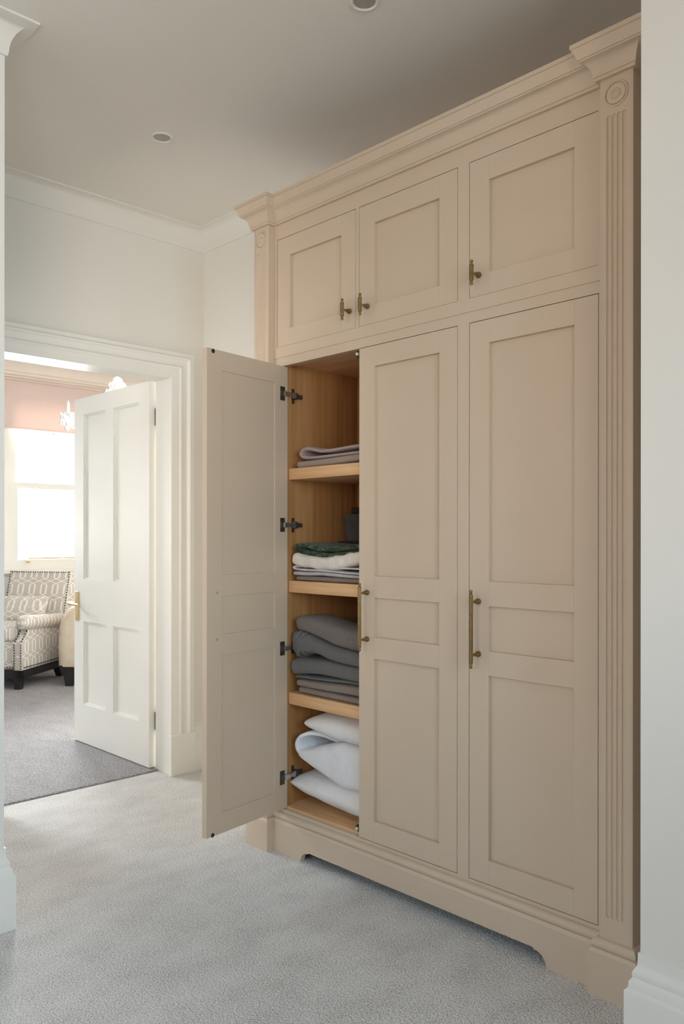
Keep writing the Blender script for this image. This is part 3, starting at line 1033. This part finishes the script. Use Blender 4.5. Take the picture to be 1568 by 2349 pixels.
# -- second shelf (surface 1.0145)
linen('folded_towel', folded([(0.050, 1.0245), (0.20, 1.0245), (0.40, 1.0245), (0.60, 1.0245)], 0.0200, 0.048, BK, 3, 0.0014), 'brown_linen',
      'thin brownish grey cloth lying directly on the shelf under the pale sheets', 'cloth', 'linen on the second shelf')
linen('folded_sheet', folded([(0.043, 1.0430), (0.12, 1.0425), (0.20, 1.0450), (0.33, 1.0410), (0.45, 1.0390), (0.60, 1.039)], lambda t: 0.0185 - 0.006 * t, 0.040, BK, 4, 0.0018), 'sheet_grey',
      'pale grey folded sheet below the lilac white one in the second shelf stack', 'sheet', 'linen on the second shelf')
linen('folded_sheet', folded([(0.62, 1.0500), (0.40, 1.0510), (0.30, 1.0535), (0.20, 1.0570), (0.12, 1.0565), (0.062, 1.0585), (0.046, 1.0640), (0.060, 1.0700), (0.12, 1.0700), (0.22, 1.0690), (0.40, 1.0680), (0.60, 1.068)], 0.0090, 0.040, BK, 5, 0.0016), 'sheet_lilac',
      'lilac white sheet folded in two under the white fleece', 'sheet', 'linen on the second shelf')
linen('fleece_blanket', folded([(0.038, 1.098), (0.08, 1.093), (0.15, 1.0860), (0.23, 1.0850), (0.31, 1.0930), (0.37, 1.1040), (0.45, 1.1100), (0.60, 1.106)], lambda t: 0.050 if t < 0.6 else 0.050 - 0.022 * (t - 0.6) / 0.4, 0.030, BK, 6, 0.0060, freq=22), 'fleece_white',
      'fluffy white fleece blanket sagging under the green throw', 'blanket', 'linen on the second shelf')
linen('velvet_throw', folded([(0.60, 1.127), (0.45, 1.1290), (0.36, 1.1240), (0.28, 1.1150), (0.20, 1.1120), (0.12, 1.1170), (0.070, 1.1280), (0.052, 1.1400), (0.070, 1.1480), (0.12, 1.1450), (0.19, 1.1360), (0.26, 1.1360), (0.34, 1.1440), (0.45, 1.1480), (0.60, 1.145)], 0.0190, 0.045, 0.28, 7, 0.0035, freq=26), 'green_velvet',
      'dark green patterned velvet throw folded on top of the white fleece', 'throw', 'linen on the second shelf')
# behind that stack
t = empty('storage_box', (0.30, 0.32, 1.0145), 'dark grey storage box standing at the back of the second shelf', 'box')
MB().box(0.050, 0.50, 0.270, 0.405, 1.0145, 1.163).link('box_base', 'black_plastic', t, bevel=0.005)
MB().box(0.082, 0.48, 0.282, 0.403, 1.163, 1.240).link('box_body', 'grey_box_card', t, bevel=0.004)
MB().box(0.078, 0.484, 0.279, 0.405, 1.240, 1.270).link('box_lid', 'grey_box_card', t, bevel=0.003)
MB().box(0.100, 0.46, 0.295, 0.395, 1.270, 1.297).link('box_grip', 'black_plastic', t, bevel=0.006)
# -- third shelf (surface .5925)
linen('folded_towel', folded([(0.070, 0.6060), (0.20, 0.6055), (0.40, 0.6050), (0.60, 0.6050)], 0.0250, 0.042, BK, 8, 0.0014), 'putty_terry',
      'lower of the two putty coloured towels, lying on the third shelf', 'towel', 'linen on the third shelf')
linen('folded_towel', folded([(0.062, 0.6320), (0.20, 0.6330), (0.33, 0.6380), (0.45, 0.6400), (0.60, 0.640)], lambda t: 0.0270 + 0.010 * min(1, t * 2), 0.038, BK, 9, 0.0014), 'putty_terry',
      'upper of the two putty coloured towels, under the slate blankets', 'towel', 'linen on the third shelf')
linen('folded_cloth', folded([(0.062, 0.6555), (0.15, 0.6580), (0.25, 0.6625), (0.36, 0.6680), (0.60, 0.669)], 0.0105, 0.036, BK, 15, 0.0012), 'green_grey_linen',
      'thin dark greenish grey cloth pressed between the putty towels and the slate blankets', 'cloth', 'linen on the third shelf')
linen('folded_blanket', folded([(0.029, 0.686), (0.050, 0.690), (0.085, 0.694), (0.15, 0.700), (0.25, 0.7015), (0.36, 0.6995), (0.60, 0.698)],
                                    lambda t: 0.068 - 0.014 * min(1, t * 5), 0.028, BK, 10, 0.0026), 'slate_terry',
      'thick slate grey blanket with a smooth round left end, under the gathered one', 'blanket', 'linen on the third shelf')


def crease(p, t):
    w = max(0.0, 1 - abs(p.x - 0.080) / 0.080)
    return w * 0.0095 * math.sin((p.x * 0.8 - 0.35 * (p.z - 0.78)) * 2 * PI / 0.0225 + noise.noise(p * 22) * 1.8)


linen('folded_blanket', folded([(0.032, 0.768), (0.050, 0.777), (0.085, 0.780), (0.135, 0.781), (0.20, 0.772), (0.27, 0.758), (0.34, 0.752), (0.45, 0.750), (0.60, 0.748)],
                                    lambda t: 0.098 - 0.047 * max(0, min(1, (t - 0.06) / 0.20)), 0.028, BK, 11, 0.0026, wr=crease), 'slate_terry',
      'slate grey blanket with gathered creases at its left end, under the warm grey one', 'blanket', 'linen on the third shelf')
linen('folded_blanket', folded([(0.048, 0.851), (0.085, 0.854), (0.14, 0.850), (0.21, 0.836), (0.28, 0.821), (0.36, 0.816), (0.46, 0.816), (0.60, 0.814)],
                                    lambda t: 0.054 + 0.022 * min(1, t * 2.2), 0.040, 0.185, 12, 0.0028), 'warm_grey_terry',
      'warm grey blanket on top of the third shelf pile', 'blanket', 'linen on the third shelf')


# -- bottom compartment (surface .165)
def pillow(cx, cyy, z, wx, wy, h, tilt=(0, 0, 0), seed=0, pinch=0.10, sag=0.0, blunt=0.50):
    n = 34
    Mx = Matrix.Translation((cx, cyy, z)) @ Matrix.Rotation(tilt[2], 4, 'Z') @ Matrix.Rotation(tilt[1], 4, 'Y') @ Matrix.Rotation(tilt[0], 4, 'X')
    mb = MB()
    for s in (1, -1):
        rows = []
        for i in range(n + 1):
            row = []
            for j in range(n + 1):
                u, v = -math.cos(PI * i / n), -math.cos(PI * j / n)
                e = (1 - abs(u) ** 2.2) * (1 - abs(v) ** 2.2)
                q = Vector((u * 2.1 + seed, v * 2.1, s * 0.7))
                hh = h / 2 * max(0, e) ** blunt * (1 + 0.13 * noise.noise(q) + 0.07 * noise.noise(q * 2.7))
                rx = 1 - pinch * (1 - v * v) * (1 if True else 0) * 0.5
                ry = 1 - pinch * (1 - u * u) * 0.5
                # keep the corners long, sides drawn in
                px_, py_ = u * wx / 2 * (rx if abs(u) > 0.7 else 1 - (1 - rx) * abs(u) / 0.7 * 1), v * wy / 2 * (ry if abs(v) > 0.7 else 1 - (1 - ry) * abs(v) / 0.7)
                cut = 1 - 0.075 * (u * u * v * v) ** 2
                px_, py_ = px_ * cut, py_ * cut
                zz = s * hh - sag * (u * u)
                row.append(Mx @ Vector((px_, py_, zz)))
            rows.append(row)
        mb.grid(rows)
    bmesh.ops.remove_doubles(mb.bm, verts=mb.bm.verts, dist=0.0004)
    return mb


linen('pillow', pillow(0.361, 0.215, 0.2380, 0.722, 0.375, 0.146, (0, R(2.0), 0), 1.0), 'cotton_white',
      'plump white pillow on the cupboard floor, underneath the folded duvet', 'pillow', 'pillows in the bottom compartment')
linen('folded_duvet', folded([(0.62, 0.362), (0.45, 0.362), (0.33, 0.362), (0.25, 0.363), (0.18, 0.364), (0.120, 0.366), (0.086, 0.374), (0.070, 0.394), (0.078, 0.420), (0.104, 0.441), (0.132, 0.447), (0.165, 0.442), (0.205, 0.428), (0.240, 0.414)],
                                   lambda t: 0.018 + 0.140 * max(0, min(1, (0.70 - t) / 0.27)) ** 0.8, 0.034, BK, 14, 0.0050, freq=10, yfn=lambda t: 0.10 * max(0.0, (t - 0.80) / 0.2)), 'cotton_cool',
      'white duvet folded back on itself between the two pillows', 'duvet')
linen('pillow', pillow(0.396, 0.215, 0.4810, 0.640, 0.36, 0.116, (0, R(0.5), 0), 4.0, blunt=0.40), 'cotton_white',
      'white pillow on top of the folded duvet, close under the lowest shelf', 'pillow', 'pillows in the bottom compartment')

# ------------------------------------------------------------------ ceiling downlights
def downlight(x, y, label):
    t = empty('recessed_light', (x, y, CEIL), label, 'ceiling light', 'recessed ceiling lights')
    M = Matrix.Translation((x, y, CEIL)) @ Matrix.Rotation(PI, 4, 'X')
    MB().lathe([(0.0425, -0.001), (0.0430, 0.002), (0.0405, 0.0045), (0.0370, 0.0050), (0.0335, 0.0035), (0.0315, -0.0005)], M, 40).link('trim_ring', 'white_plastic', t, smooth=50)
    MB().lathe([(0.0318, 0.0010), (0.028, 0.0005), (0.0005, 0.0002)], M, 32).link('lamp', 'lamp_lens', t, smooth=50)
    return t


downlight(-0.361, -0.279, 'small round recessed ceiling light farther away, nearer the doorway')
downlight(0.746, -0.293, 'round recessed ceiling light nearer the viewer, cut off by the upper picture edge')

# ------------------------------------------------------------------ room beyond: blind, armchair, cushion, cream chair, chandelier
t = empty('window_blind', (-4.745, 1.5, 2.127), 'flat pink fabric blind drawn down over the top of the far window', 'blind')
mb = MB()
rows = []
for k in range(13):
    z = 2.140 + (2.560 - 2.140) * k / 12
    rows.append([(-4.738 + 0.003 * math.sin(k * 1.3), y, z) for y in (0.78, 1.2, 1.6, 2.0, 2.34)])
mb.grid(rows)
mb.grid([[(p[0] - 0.006, p[1], p[2]) for p in r] for r in rows])
mb.link('blind_cloth', 'blind_cloth', t, smooth=60)
MB().box(-4.748, -4.732, 0.78, 2.34, 2.127, 2.142).link('hem_bar', 'blind_cloth', t, bevel=0.003)
MB().box(-4.775, -4.725, 0.78, 2.34, 2.548, 2.566).link('head_rail', 'blind_cloth', t)
mb = MB().tube((-4.74, 1.306, 2.127), (-4.74, 1.306, 2.115), 0.002).ball((-4.74, 1.306, 2.110), 0.009)
mb.link('pull_tag', 'blind_cloth', t, smooth=60)

AX, AY = Vector((0.805, 0.594, 0)), Vector((-0.594, 0.805, 0))
A0 = Vector((-3.800, 0.590, 0.007))
MA = Matrix(((AX.x, AY.x, 0, A0.x), (AX.y, AY.y, 0, A0.y), (0, 0, 1, A0.z), (0, 0, 0, 1)))


def roundbox(x0, x1, y0, y1, z0, z1, r, M, puff=0.0):
    """soft upholstered block"""
    n = 12
    mb = MB()
    cx, cy_, cz = (x0 + x1) / 2, (y0 + y1) / 2, (z0 + z1) / 2
    hx, hy, hz = (x1 - x0) / 2 - r, (y1 - y0) / 2 - r, (z1 - z0) / 2 - r
    rows = []
    for i in range(2 * n + 1):
        a = -PI / 2 + PI * i / (2 * n)
        row = []
        for j in range(4 * n):
            bb = 2 * PI * (j + 0.5) / (4 * n)
            d_ = Vector((math.cos(a) * math.cos(bb), math.cos(a) * math.sin(bb), math.sin(a)))
            sgn = lambda v, e=0.12: max(-1, min(1, v / e))
            p = Vector((cx + sgn(d_.x) * hx + d_.x * r, cy_ + sgn(d_.y) * hy + d_.y * r, cz + sgn(d_.z) * hz + d_.z * r))
            row.append(M @ p)
        rows.append(row)
    mb.grid(rows, close_v=True, caps=True)
    return mb


AC = empty('armchair', A0, 'armchair upholstered in grey and white trellis cloth with nailhead trim, under the far window', 'armchair')
AW = 0.60
mb = MB().box(-AW, 0.02, 0.01, 0.055, 0.085, 0.155, MA).box(-0.03, 0.02, 0.01, 0.68, 0.085, 0.155, MA).box(-AW, -AW + 0.05, 0.01, 0.68, 0.085, 0.155, MA).box(-AW, 0.02, 0.64, 0.68, 0.085, 0.155, MA)
mb.link('base_rail', 'ebonised_wood', AC)


def taper_leg(mb, x, y, z1, w0, w1, M, lean=(0, 0)):
    rows = []
    for k in range(5):
        f = k / 4
        w = w1 + (w0 - w1) * f
        ox, oy = lean[0] * (1 - f) ** 2, lean[1] * (1 - f) ** 2
        rows.append([M @ Vector((x + ox + sx * w, y + oy + sy * w, z1 * f)) for sx, sy in ((-1, -1), (1, -1), (1, 1), (-1, 1))])
    return mb.grid(rows, close_v=True, caps=True)


for x, y, l in ((-0.02, 0.05, (0, 0)), (-AW + 0.04, 0.05, (0, 0)), (-0.02, 0.63, (0, 0.05)), (-AW + 0.04, 0.63, (0, 0.05))):
    taper_leg(MB(), x, y, 0.155, 0.034, 0.023, MA, l).link('leg', 'ebonised_wood', AC)
seat_f = roundbox(-AW + 0.04, -0.02, 0.02, 0.66, 0.15, 0.37, 0.02, MA)
seat_f = seat_f.link('seat_frame', 'trellis_cloth', AC, smooth=50)
roundbox(-AW + 0.085, -0.045, 0.005, 0.60, 0.36, 0.485, 0.045, MA).link('seat_cushion', 'trellis_cloth', AC, smooth=60)
arms = []
for sgn_, xo in ((1, 0.0), (-1, -AW + 0.02)):
    mb = MB()
    prof = [(0.0, 0.150), (0.0, 0.345), (0.012, 0.372), (0.045, 0.400), (0.075, 0.425), (0.085, 0.470), (0.100, 0.500), (0.64, 0.500), (0.66, 0.150)]
    mb.prism(prof, xo - 0.035, xo + 0.035, lambda a, z, x: MA @ Vector((x, a, z)))
    arm = mb.link('arm', 'trellis_cloth', AC, bevel=0.008, smooth=40)
    arms.append(arm)
    Mr = MA @ Matrix.Translation((xo + 0.018 * sgn_, 0.035, 0.512)) @ Matrix.Rotation(R(-3.0), 4, 'X') @ Matrix.Rotation(-PI / 2, 4, 'X')
    MB().lathe([(0.001, -0.028), (0.030, -0.024), (0.048, -0.010), (0.056, 0.012), (0.057, 0.10), (0.055, 0.40), (0.052, 0.64), (0.04, 0.66)], Mr, 24).link('arm_roll', 'trellis_cloth', arm, smooth=50)
Mb = MA @ Matrix.Translation((0, 0.585, 0.36)) @ Matrix.Rotation(R(-17), 4, 'X')
bk = roundbox(-AW + 0.085, 0.045, 0.0, 0.13, -0.02, 0.545, 0.022, Mb).link('backrest', 'trellis_cloth', AC, smooth=50)


def nails(mb, a, c, n, M):
    a, c = Vector(a), Vector(c)
    for k in range(n):
        mb.ball(M @ a.lerp(c, k / (n - 1)), 0.0062, 6, 4)


mb = MB()
nails(mb, (0.037, -0.004, 0.02), (0.037, -0.004, 0.535), 24, Mb)
nails(mb, (0.022, -0.004, 0.535), (-AW + 0.108, -0.004, 0.535), 25, Mb)
nails(mb, (-AW + 0.093, -0.004, 0.535), (-AW + 0.093, -0.004, 0.05), 22, Mb)
mb.link('nailhead_trim', 'dark_steel', bk, smooth=60)
mb = MB()
nails(mb, (0.039, 0.030, 0.170), (0.039, 0.60, 0.170), 25, MA)
mb.link('nailhead_trim', 'dark_steel', arms[0], smooth=60)
for xx in (-0.027, 0.027):
    mb = MB()
    nails(mb, (xx, -0.005, 0.165), (xx, -0.005, 0.345), 10, MA)
    nails(mb, (xx, 0.008, 0.372), (xx, 0.078, 0.440), 5, MA)
    nails(mb, (xx, 0.083, 0.45), (xx, 0.096, 0.485), 3, MA)
    mb.link('nailhead_trim', 'dark_steel', arms[0], smooth=60)
mb = MB()
nails(mb, (-AW + 0.05, 0.012, 0.170), (-0.05, 0.012, 0.170), 23, MA)
mb.link('nailhead_trim', 'dark_steel', seat_f, smooth=60)

Mc = MA @ Matrix.Translation((-0.285, 0.50, 0.575)) @ Matrix.Rotation(R(63), 4, 'X')
pm = pillow(0, 0, 0, 0.50, 0.24, 0.10, (0, 0, 0), 9.0, pinch=0.12)
tag(place(pm, Mc).link('scatter_cushion', 'trellis_cloth', smooth=60), 'small trellis patterned cushion leaning on the back of the armchair', 'cushion')

# cream chair seen from behind, mostly hidden by the open door
B0 = Vector((-3.735, 0.905, 0.007))
BX, BYv = Vector((0.697, 0.717, 0)), Vector((-0.717, 0.697, 0))
MBc = Matrix(((BX.x, BYv.x, 0, B0.x), (BX.y, BYv.y, 0, B0.y), (0, 0, 1, B0.z), (0, 0, 0, 1)))
CC = empty('tub_chair', B0, 'plain cream upholstered chair on dark splayed legs, half hidden behind the open white door', 'chair')
cw, cd = 0.62, 0.60
rows = []
for z, ins, rr in ((0.155, 0.012, 0.06), (0.165, 0.0, 0.07), (0.30, -0.006, 0.08), (0.47, 0.0, 0.09), (0.55, 0.03, 0.10), (0.605, 0.062, 0.11), (0.622, 0.085, 0.12), (0.625, 0.11, 0.12)):
    row = []
    x0, x1, y0, y1 = -0.03 + ins, cw - ins, -0.02 + ins * 0.3, cd
    for cxx, cyy, a0 in ((x1 - rr, y1 - rr, 0), (x0 + rr, y1 - rr, 90), (x0 + rr, y0 + rr, 180), (x1 - rr, y0 + rr, 270)):
        for k in range(7):
            a = R(a0 + 15 * k)
            row.append(MBc @ Vector((cxx + rr * math.cos(a), cyy + rr * math.sin(a), z)))
    rows.append(row)
MB().grid(rows, close_v=True, caps=True).link('tub_shell', 'cream_leather', CC, smooth=50)
mb = MB()
for z in (0.17, 0.30, 0.45):
    pass
mb.tube(MBc @ Vector((0.075, -0.020, 0.165)), MBc @ Vector((0.080, -0.012, 0.57)), 0.0035, 8)
mb.link('piping', 'cream_leather', CC, smooth=60)
for x, y, l in ((0.055, 0.04, (0.005, -0.005)), (cw - 0.09, 0.04, (0.02, -0.02)), (0.05, cd - 0.07, (-0.01, 0.02)), (cw - 0.09, cd - 0.07, (0.01, 0.02))):
    mb = MB()
    rw = []
    for k in range(7):
        f = k / 6
        w = 0.028 + 0.020 * f + 0.022 * max(0, f - 0.6) ** 1.5
        left = 0.05 * max(0, f - 0.45) ** 1.6
        rw.append([MBc @ Vector((x + l[0] * (1 - f) + (-w - left if sx < 0 else w), y + l[1] * (1 - f) + sy * w, 0.165 * f)) for sx, sy in ((-1, -1), (1, -1), (1, 1), (-1, 1))])
    mb.grid(rw, close_v=True, caps=True).link('leg', 'ebonised_wood', CC)

# chandelier
HX, HY = -3.0, 0.985
CH = empty('chandelier', (HX, HY, CEIL2), 'clear crystal chandelier hanging behind the open white door', 'chandelier')
MB().lathe([(0.055, 0), (0.055, -0.012), (0.03, -0.03), (0.008, -0.04)], Matrix.Translation((HX, HY, CEIL2)), 20).link('ceiling_rose', 'white_plastic', CH, smooth=40)
MB().tube((HX, HY, CEIL2 - 0.03), (HX, HY, 1.85), 0.006).link('rod', 'steel', CH, smooth=60)


def drop(mb, p, s):
    p = Vector(p)
    mb.lathe([(0.0005, 0), (0.35 * s, -0.45 * s), (0.5 * s, -0.9 * s), (0.35 * s, -1.3 * s), (0.0005, -1.6 * s)], Matrix.Translation(p), 6)


mb = MB()
for k in range(10):
    a = 2 * PI * k / 10
    for rr, zz, s in ((0.05, 2.30, 0.03), (0.075, 2.25, 0.032), (0.06, 2.19, 0.03)):
        drop(mb, (HX + rr * math.cos(a), HY + rr * math.sin(a), zz), s)
mb.lathe([(0.012, 2.34), (0.035, 2.325), (0.045, 2.27), (0.035, 2.21), (0.02, 2.18), (0.04, 2.10), (0.06, 2.03), (0.03, 1.97), (0.005, 1.93)], Matrix.Translation((HX, HY, 0)), 16)
mb.link('crystal_column', 'crystal', CH)
for k in range(8):
    a = R(-100 + 45 * k + 8)
    dx, dy = math.cos(a), math.sin(a)
    mb = MB()
    pts = catmull([(0.03, 2.02), (0.13, 1.94), (0.25, 1.93), (0.34, 1.985), (0.37, 2.03)], 5)
    for p, q in zip(pts[:-1], pts[1:]):
        mb.tube((HX + dx * p.x, HY + dy * p.x, p.y), (HX + dx * q.x, HY + dy * q.x, q.y), 0.0075, 8)
    mb.lathe([(0.006, 2.02), (0.045, 2.035), (0.050, 2.042), (0.012, 2.040), (0.011, 2.10), (0.0005, 2.13)], Matrix.Translation((HX + dx * 0.37, HY + dy * 0.37, 0)), 12)
    for j in range(6):
        bb = 2 * PI * j / 6
        drop(mb, (HX + dx * 0.37 + 0.042 * math.cos(bb), HY + dy * 0.37 + 0.042 * math.sin(bb), 2.035), 0.028)
    drop(mb, (HX + dx * 0.37, HY + dy * 0.37, 2.015), 0.045)
    mb.link('arm', 'crystal', CH, smooth=40)
